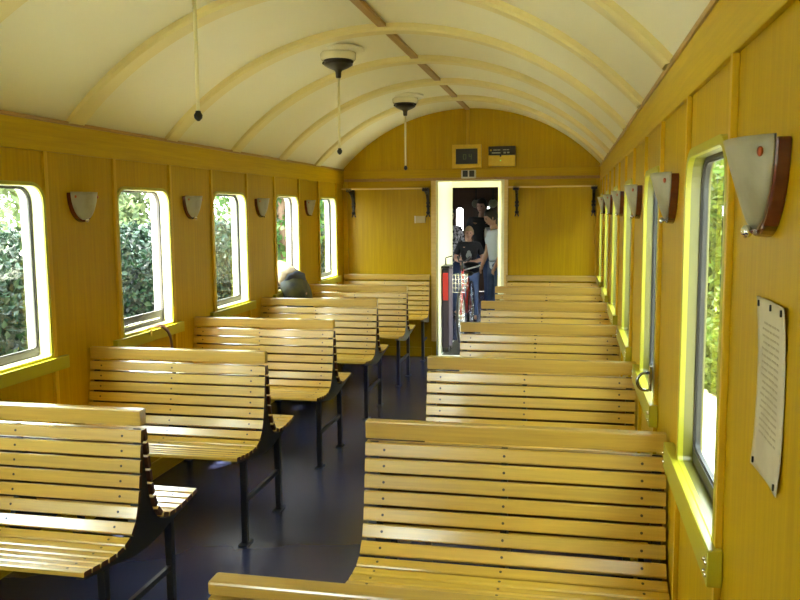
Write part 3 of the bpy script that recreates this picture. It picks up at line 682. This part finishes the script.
def person(name_loc, J, face, sc_, shirt, trousers, hair, label, long_hair=False, sleeves=.45, belt=None, shoes='black', print_=False, grip=None):
    """J: joint name -> world point; face: direction the face looks; sc_: body scale (1 = 1.75 m tall)"""
    root = empty('person', name_loc); base = Vector(name_loc)
    j = {k: Vector(v)-base for k, v in J.items()}; F = Vector(face).normalized()
    V = []; E_ = []; ix = {}
    def pt(k, p, rx, ry=None, link=None):
        ix[k] = len(V); V.append((*p, rx*sc_, (ry or rx)*sc_))
        if link is not None: E_.append((ix[link], ix[k]))
    pt('pelvis', j['pelvis'], .10, .085); pt('spine', (j['pelvis']+j['chest'])/2, .088, .078, 'pelvis'); pt('chest', j['chest'], .105, .09, 'spine')
    pt('neck', j['neck'], .055, None, 'chest'); pt('head0', j['head']-(j['head']-j['neck'])*.45, .052, None, 'neck')
    for s_ in 'LR':
        pt('sh'+s_, j['sh'+s_], .060, None, 'chest'); pt('ua'+s_, (j['sh'+s_]+j['el'+s_])/2, .048, None, 'sh'+s_); pt('el'+s_, j['el'+s_], .040, None, 'ua'+s_)
        pt('fa'+s_, (j['el'+s_]*.6+j['wr'+s_]*.4), .040, None, 'el'+s_); pt('wr'+s_, j['wr'+s_], .026, None, 'fa'+s_)
        d = (j['wr'+s_]-j['el'+s_]).normalized(); side = d.cross(F if abs(d.dot(F)) < .85 else Vector((0, 0, 1))).normalized(); up = side.cross(d)
        pl = j['wr'+s_]+d*.055*sc_; pt('pm'+s_, pl, .030, .020, 'wr'+s_)
        cl = grip if grip else Vector((0, 0, -1)); cl = (cl - d*cl.dot(d)); cl = cl.normalized() if cl.length > .1 else up
        for q in range(4):
            sp_ = (q-1.5)*.019*sc_; ln = (.62, .9, 1.0, .85)[q]*sc_
            a = pl + side*sp_ + d*.025*sc_; pt('k%d' % q+s_, a, .011, None, 'pm'+s_)
            b = a + (d*.8+cl*.4)*.034*ln; pt('m%d' % q+s_, b, .0095, None, 'k%d' % q+s_)
            c = b + (d*.2+cl*.9)*.030*ln; pt('t%d' % q+s_, c, .008, None, 'm%d' % q+s_)
        th = j['wr'+s_]+d*.03*sc_ + side*(.030 if s_ == 'L' else -.030)*sc_; pt('th'+s_, th, .013, None, 'wr'+s_)
        pt('tt'+s_, th + (d*.8+side*(.5 if s_ == 'L' else -.5)+cl*.4)*.038*sc_, .010, None, 'th'+s_)
        pt('hp'+s_, j['hp'+s_], .082, None, 'pelvis'); pt('kn'+s_, j['kn'+s_], .056, None, 'hp'+s_); pt('cf'+s_, (j['kn'+s_]*.65+j['an'+s_]*.35), .055, None, 'kn'+s_)
        pt('an'+s_, j['an'+s_], .038, None, 'cf'+s_); pt('to'+s_, j['to'+s_], .034, .028, 'an'+s_)
    mb = MB(); mb.cur = 0; mesh_into(mb, skin_mesh(V, E_))
    # head
    hz = j['head']; U = (hz-j['neck']).normalized(); F2 = (F - U*F.dot(U)).normalized(); R_ = F2.cross(U)
    def hp(a, b, c): return hz + (R_*a + F2*b + U*c)*sc_
    vs = []; NN, MM = 22, 16
    for q in range(MM+1):
        al = PI*q/MM
        for k in range(NN):
            be = 2*PI*k/NN; x = math.sin(al)*math.cos(be); y = math.sin(al)*math.sin(be); z = math.cos(al)
            rx, ry, rz = .076, .094, .118
            if z < 0: rx *= 1-.28*(-z)**1.3; ry *= 1-.12*(-z)
            yy = y*ry
            if y > .75 and -.25 < z < .12 and abs(x) < .2: yy += .020*(1-abs(x)/.2)*(1-abs(z+.1)/.25)
            if y > .7 and .1 < z < .3 and .15 < abs(x) < .6: yy -= .006
            if y > .6 and -.85 < z < -.6: yy += .008
            vs.append(hp(x*rx, yy, z*rz))
    fs = [(q*NN+k, (q+1)*NN+k, (q+1)*NN+(k+1) % NN, q*NN+(k+1) % NN) for q in range(MM) for k in range(NN)]
    mb.add(vs, fs, True)
    for s_ in (-1, 1): 
        mb.ball(hp(s_*.077, -.002, -.005), .022*sc_, 10, 6, (.5, .8, 1.2))
    mb.cur = 1
    for s_ in (-1, 1): mb.ball(hp(s_*.030, .080, .008), .011*sc_, 10, 6)
    mb.cur = 2; mb.ball(hp(0, .083, -.058), .016*sc_, 10, 6, (1.2, .6, .35))
    mb.build('body', [M['skin'], M['eye'], M['lip']], root)
    # hair
    mb = MB(); vs = []
    for q in range(13):
        al = PI*.60*q/12
        for k in range(24):
            be = 2*PI*k/24; y = math.sin(al)*math.sin(be); x = math.sin(al)*math.cos(be); z = math.cos(al)
            lim = 1.0 if y < .15 else 1-.38*min(1, (y-.15)/.5)
            al2 = al*lim; x = math.sin(al2)*math.cos(be); y = math.sin(al2)*math.sin(be); z = math.cos(al2); rg = 1+.035*math.sin(9*be+q)
            vs.append(hp(x*.087*rg, y*.104*rg-.006, z*.131))
    mb.add(vs, [(q*24+k, (q+1)*24+k, (q+1)*24+(k+1) % 24, q*24+(k+1) % 24) for q in range(12) for k in range(24)], True)
    if long_hair: mesh_into(mb, skin_mesh([(*hp(0, -.05, .02), .075*sc_), (*hp(0, -.085, -.08), .065*sc_), (*hp(0, -.095, -.19), .05*sc_), (*hp(0, -.085, -.27), .025*sc_)], [(0, 1), (1, 2), (2, 3)]))
    hr = mb.build('hair', hair, root)
    sol = hr.modifiers.new('thick', 'SOLIDIFY'); sol.thickness = .008
    # shirt
    def g_(k): return Vector(V[ix[k]][:3])
    T = []; Te = []
    pb = g_('pelvis')+(g_('spine')-g_('pelvis'))*(-.75 if not belt else -.30)
    T += [(*pb, (.158 if not belt else .138)*sc_, (.145 if not belt else .118)*sc_), (*g_('spine'), .135*sc_, .115*sc_), (*g_('chest'), .150*sc_, .125*sc_), (*(g_('chest')*.22+g_('neck')*.78), .088*sc_)]
    Te += [(0, 1), (1, 2), (2, 3)]
    for s_ in 'LR':
        i0 = len(T); a, e, w_ = g_('sh'+s_), g_('el'+s_), g_('wr'+s_)
        T.append((*a, .075*sc_)); Te.append((2, i0))
        if sleeves <= .5: T.append((*(a+(e-a)*.75), .062*sc_)); Te.append((i0, i0+1))
        else: T += [(*e, .055*sc_), (*(e+(w_-e)*.85), .040*sc_)]; Te += [(i0, i0+1), (i0+1, i0+2)]
    mb = MB(); mesh_into(mb, skin_mesh(T, Te, 1)); st = mb.build('shirt', shirt, root)
    T = [(*(g_('pelvis')+(g_('spine')-g_('pelvis'))*(.55 if not belt else .60)), .122*sc_, .108*sc_), (*g_('pelvis'), .135*sc_, .118*sc_)]; Te = [(0, 1)]
    for s_ in 'LR':
        i0 = len(T); T += [(*g_('hp'+s_), .108*sc_), (*((g_('hp'+s_)+g_('kn'+s_))/2), .088*sc_), (*g_('kn'+s_), .072*sc_), (*g_('cf'+s_), .068*sc_), (*(g_('an'+s_)*1.05-g_('kn'+s_)*.05), .062*sc_)]
        Te += [(1, i0), (i0, i0+1), (i0+1, i0+2), (i0+2, i0+3), (i0+3, i0+4)]
    mb = MB(); mesh_into(mb, skin_mesh(T, Te, 1)); tr = mb.build('trousers', trousers, root)
    if belt:
        a = g_('pelvis'); b = g_('spine'); ax = (b-a).normalized(); c0 = a-(b-a)*.22
        mb = MB(); mesh_into(mb, skin_mesh([(*(c0-ax*.03), .150*sc_, .138*sc_), (*(c0+ax*.03), .150*sc_, .138*sc_)], [(0, 1)])); mb.build('waistband', belt, root)
    for s_ in 'LR':
        a = g_('an'+s_); t = g_('to'+s_); a2 = Vector((a.x, a.y, t.z+.006)); hb = a2-(Vector((t.x, t.y, a2.z))-a2)*.35
        mb = MB(); mesh_into(mb, skin_mesh([(*hb, .036*sc_, .034*sc_), (*a2, .044*sc_), (*((a2+t)/2), .042*sc_, .036*sc_), (*t, .038*sc_, .030*sc_)], [(0, 1), (1, 2), (2, 3)])); mb.build('shoe', M[shoes], root)
    if print_:
        c = g_('chest')*.55+g_('spine')*.45; fx = F2.cross(Vector((0, 0, 1)))
        mb = MB(); 
        for a, h, w_ in ((0, 0, .055), (0, .055, .035)):
            cpt = c + F*.128*sc_ + Vector((0, 0, h*sc_)); mb.ball(cpt, w_*sc_, 14, 8, (1, .25, 1.1))
        mb.build('chest_print', M['grey_print'], st)
    return tag(root, label, 'person')
def standing(x, y, h, face, **k):
    s_ = h/1.75; F = Vector(face).normalized(); R_ = Vector((F.y, -F.x, 0)); O_ = Vector((x, y, 0))
    def p(a, b, z): return tuple(O_ + R_*a*s_ + F*b*s_ + Vector((0, 0, z*s_)))
    J = dict(pelvis=p(0, 0, .95), chest=p(0, .0, 1.30), neck=p(0, .0, 1.47), head=p(0, .02, 1.625))
    for sgn, q in ((-1, 'L'), (1, 'R')):
        J['sh'+q] = p(sgn*.175, 0, 1.40); J['el'+q] = p(sgn*.23, -.02, 1.12); J['wr'+q] = p(sgn*.17, .14, .93)
        J['hp'+q] = p(sgn*.095, 0, .87); J['kn'+q] = p(sgn*.10, .02, .49); J['an'+q] = p(sgn*.11, -.01, .085); J['to'+q] = p(sgn*.13, .13, .034)
    J.update({a: p(*b) for a, b in k.get('over', {}).items()})
    return J, s_
# boy in the doorway of the next carriage
J, s_ = standing(-1.385, 11.4, 1.335, (.05, -1, 0), over=dict(elL=(-.26, .02, 1.14), elR=(.26, .02, 1.14), wrL=(-.08, .24, 1.10), wrR=(.07, .25, 1.09)))
person((-1.385, 11.4, 0), J, (.08, -1, -.05), s_, M['black_cotton'], M['light_jeans'], M['blond'], 'fair-haired child in black t-shirt and blue jeans standing beyond the doorway', print_=True, shoes='black_cotton')
# woman half hidden by the right door jamb
J, s_ = standing(-.915, 10.55, 1.60, (-.75, -.55, 0), over=dict(chest=(0, .04, 1.29), neck=(0, .06, 1.46), head=(0, .11, 1.60), elL=(-.21, .04, 1.12), elR=(.21, .04, 1.12), wrL=(-.18, .14, .92), wrR=(.18, .14, .92)))
person((-.915, 10.55, 0), J, (-.8, -.35, -.35), s_, M['white_cotton'], M['jeans'], M['dark_hair'], 'person in white shirt and dark blue jeans bending behind the right door jamb', long_hair=True)
# person behind the boy
J, s_ = standing(-1.33, 12.55, 1.74, (.1, -1, 0))
person((-1.33, 12.55, 0), J, (-.3, -1, -.2), s_, M['black_cotton'], M['jeans'], M['dark_hair'], 'dark-haired adult in black standing in the shadow behind the child', long_hair=True)
J, s_ = standing(-1.72, 11.75, 1.60, (.5, -1, 0))
person((-1.72, 11.75, 0), J, (.4, -1, -.2), s_, M['patterned'], M['jeans'], M['dark_hair'], 'person in a black and white spotted top partly hidden left of the child', sleeves=.9)
# person leaning out of the fourth window
px, py = -2.31, 6.57
J = dict(pelvis=(px, py, .965), chest=(-2.52, py+.17, 1.05), neck=(-2.66, py+.30, 1.05), head=(-2.75, py+.42, 1.03))
for sgn, q in ((1, 'L'), (-1, 'R')):
    J['sh'+q] = (-2.58-sgn*.07, py+.22+sgn*.13, 1.04); J['el'+q] = (-2.68-sgn*.09, py+.20+sgn*.15, .84); J['wr'+q] = (-2.53-sgn*.04, py+.14+sgn*.12, .80)
    J['hp'+q] = (px+.045, py+sgn*.085, .87); J['kn'+q] = (px+.10, py+sgn*.085, .47); J['an'+q] = (px+.11, py+sgn*.085, .08); J['to'+q] = (px-.02, py+sgn*.09, .034)
person((px, py, 0), J, (-.75, .6, -.3), .94, M['tan'], M['green_jeans'], M['blond'], 'person in tan shirt and dark trousers bending out of the fourth left window', belt=M['denim_belt'])

# ------------------------------------------------------------------ luggage and bicycle in the passage
o = empty('bicycle', (-1.235, 9.62, 0)); tag(o, 'bicycle with chromed parts leaning in the passage beyond the door', 'bicycle')
def wheel(y, nm='wheel'):
    R0 = .31; c = Vector((0, y, .33)); mb = MB(); mb.cur = 0
    mb.tube([c + Vector((0, math.cos(a)*R0, math.sin(a)*R0)) for a in [2*PI*i/36 for i in range(37)]], .016, 8, cap=False)
    w_ = mb.build('wheel', [M['black']], o)
    mb = MB(); mb.tube([c + Vector((0, math.cos(a)*(R0-.02), math.sin(a)*(R0-.02))) for a in [2*PI*i/36 for i in range(37)]], .008, 6, cap=False)
    for i in range(18): a = 2*PI*i/18; mb.tube([c + Vector((.015*(-1)**i, 0, 0)), c + Vector((0, math.cos(a)*(R0-.02), math.sin(a)*(R0-.02)))], .0022, 5)
    mb.tube([c + Vector((-.04, 0, 0)), c + Vector((.04, 0, 0))], .014, 8); mb.build('rim', M['chrome'], w_)
wheel(-.25); wheel(.72)
mb = MB()
for a, b in (((0, -.25, .33), (0, -.12, .72)), ((0, -.12, .72), (0, -.08, .86)), ((0, -.11, .70), (0, .40, .62)), ((0, -.12, .66), (0, .30, .30)), ((0, .30, .30), (0, .42, .72)), ((0, .30, .30), (0, .72, .33)), ((0, .41, .62), (0, .72, .33))): mb.tube([a, b], .014, 8)
mb.build('frame', M['red'], o)
mb = MB(); mb.tube([(-.07, .10, .99), (-.065, -.05, 1.01), (-.04, -.12, .96), (.04, -.12, .96), (.075, -.05, 1.01), (.08, .10, .99)], .010, 8); mb.tube([(0, -.09, .84), (0, -.11, .96)], .012, 8); mb.build('handlebar', M['black'], o)
MB().ball((0, .46, .77), .09, 14, 8, (.75, 1.3, .35)).build('saddle', M['black'], o)
mb = MB(); 
for k in range(5): 
    z = .62+k*.05; mb.tube([(-.07, -.42, z), (.07, -.42, z), (.07, -.22, z), (-.07, -.22, z), (-.07, -.42, z)], .003, 5)
for x in (-.07, -.035, 0, .035, .07):
    for y in (-.42, -.22): mb.tube([(x, y, .62), (x, y, .82)], .003, 5)
mb.build('basket', M['chrome'], o)
o = empty('luggage_cart', (-1.333, 8.86, 0)); tag(o, 'tall dark purple case with a red panel standing just inside the doorway', 'case')
MB().box((-.026, -.14, .05), (.056, .14, .93)).build('case_body', M['navy'], o, bevel=.02)
MB().box((-.016, -.148, .58), (.044, -.138, .88)).build('red_panel', M['bright_red'], o, bevel=.004)
MB().box((-.030, -.15, .93), (.060, .15, .955)).build('lid', M['black'], o, bevel=.006)
mb = MB(); mb.tube([(-.02, .12, .955), (-.02, .12, 1.03), (.05, .12, 1.05)], .007, 8); mb.build('pull_handle', M['black'], o)
for s_ in (-1, 1): MB().tube([(-.02, s_*.10, .035), (.05, s_*.10, .035)], .035, 14).build('caster', M['black'], o)
o = empty('bike_helmet', (-1.32, 11.07, .77)); tag(o, 'black and white helmet held by the child', 'helmet')
mb = MB(); mb.ball((0, 0, 0), .15, 18, 10, (1, .8, .55)); mb.build('shell', M['black'], o)
mb = MB()
for k in (-2, -1, 0, 1, 2): mb.tube([(.03+k*.04-.05, -.125+abs(k)*.008, -.01+.012*k), (.03+k*.04+.03, -.122+abs(k)*.010, .02+.012*k)], .011, 6)
mb.build('white_stripes', M['white'], o)

# ------------------------------------------------------------------ outdoors
tag(MB().box((-60, -40, -1.15), (60, 80, -1.05)).build('outdoor_ground', M['ground']), kind='structure')
def leaves(name, pts, size, material, rs, parent=None):
    n = len(pts); rng = np.random.default_rng(rs)
    d = rng.normal(size=(n, 3)); d /= np.linalg.norm(d, axis=1)[:, None]; e = rng.normal(size=(n, 3)); e -= d*(d*e).sum(1)[:, None]; e /= np.linalg.norm(e, axis=1)[:, None]
    s = size*rng.uniform(.6, 1.3, (n, 1)); nn = np.cross(d, e)
    p = np.asarray(pts); v = np.stack([p-d*s, p+e*s*.55+nn*s*.12, p+d*s, p-e*s*.55+nn*s*.12], 1).reshape(-1, 3)
    me = bpy.data.meshes.new(name); f_ = np.arange(4*n).reshape(-1, 4); me.from_pydata(v.tolist(), [], f_.tolist()); me.materials.append(material)
    o = bpy.data.objects.new(name, me); C.objects.link(o)
    if parent: o.parent = parent
    return o
rng = np.random.default_rng(5)
def hedge(X, y0, y1, top, th, n, label, size=.055, lm='hedge'):
    root = empty('hedge', (X, (y0+y1)/2, -1.05)); tag(root, label, 'hedge')
    L_ = (y1-y0)/2
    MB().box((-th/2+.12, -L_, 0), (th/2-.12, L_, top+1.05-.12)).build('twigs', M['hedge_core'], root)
    y = rng.uniform(-L_, L_, n); k = rng.uniform(0, 1, n); bump_ = .10*np.sin(y*3.1)+.07*np.sin(y*7.3+1)+.05*np.sin(y*13)
    tz = top+1.05+bump_; z = np.where(k < .72, rng.uniform(0, 1, n)*tz, tz+rng.normal(0, .04, n)); s = np.where(X < 0, 1, -1)
    x = np.where(k < .72, s*(th/2+.10*np.sin(y*2.3+z*3)+rng.normal(0, .05, n)), rng.uniform(-th/2, th/2, n))
    leaves('foliage', np.stack([x, y, z], 1), size*.8, M[lm], 3, root)
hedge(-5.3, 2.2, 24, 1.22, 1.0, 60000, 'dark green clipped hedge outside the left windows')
def tree(x, y, h, rad, n, m, label, trunk=.12, size=.10, low=.8):
    root = empty('tree', (x, y, -1.05)); tag(root, label, 'tree', 'trees outside')
    MB().tube([(0, 0, 0), (.05, .03, h*.35), (-.04, .05, h*.7), (.0, 0, h)], [trunk, trunk*.8, trunk*.55, trunk*.2], 10).build('trunk', M['bark'], root)
    P_ = []
    for k in range(26):
        a = rng.uniform(0, 2*PI); rr_ = rad*math.sqrt(rng.uniform(0, 1)); z = rng.uniform(low, h*1.05); c = np.array([rr_*math.cos(a), rr_*math.sin(a), z])
        P_.append(c + rng.normal(size=(n//26, 3))*np.array([.42, .42, .34])*rad*.6)
    leaves('foliage', np.concatenate(P_), size, m, int(rng.integers(1e6)), root)
tl = [(-9.3, 3.0, 'pale'), (-9.6, 8.0, 'tree'), (-9.4, 13.0, 'pale'), (-9.8, 18.2, 'pale'), (-9.2, 23.4, 'tree'), (-9.0, 28.6, 'pale'), (-9.2, 34.0, 'pale')]
tn_ = ['nearest window', 'gap right of the nearest window', 'second window', 'third window', 'fourth window', 'space past the fourth window', 'last window']
for (x, y, m), nm in zip(tl, tn_):
    tree(x, y, 5.4, 1.6, 6500, M['pale_tree'] if m == 'pale' else M['tree'], 'light green tree behind the hedge, towards the ' + nm, size=.11, low=1.7)
tree(-3.95, 10.9, 3.6, .45, 1800, M['tree'], 'green tree with a brown trunk close outside the fourth left window', trunk=.13, size=.07, low=2.0)
for x, y0, y1, nm in ((2.7, -4.0, 7.7, 'tall yellow-green bushes outside the nearer right windows'), (2.7, 10.8, 24, 'tall yellow-green bushes farther along outside the right windows')):
    hedge(x, y0, y1, 2.7, 1.3, 30000, nm, size=.095, lm='yellow_tree')
for k, y in enumerate((-1.5, 4.0, 9.4, 15.0)):
    tree(8.0, y, 5.4, 1.4, 4200, M['yellow_tree'], 'yellow-green tree outside the right windows, %s from the photographer' % ('first', 'second', 'third', 'fourth')[k], size=.12, low=.6)
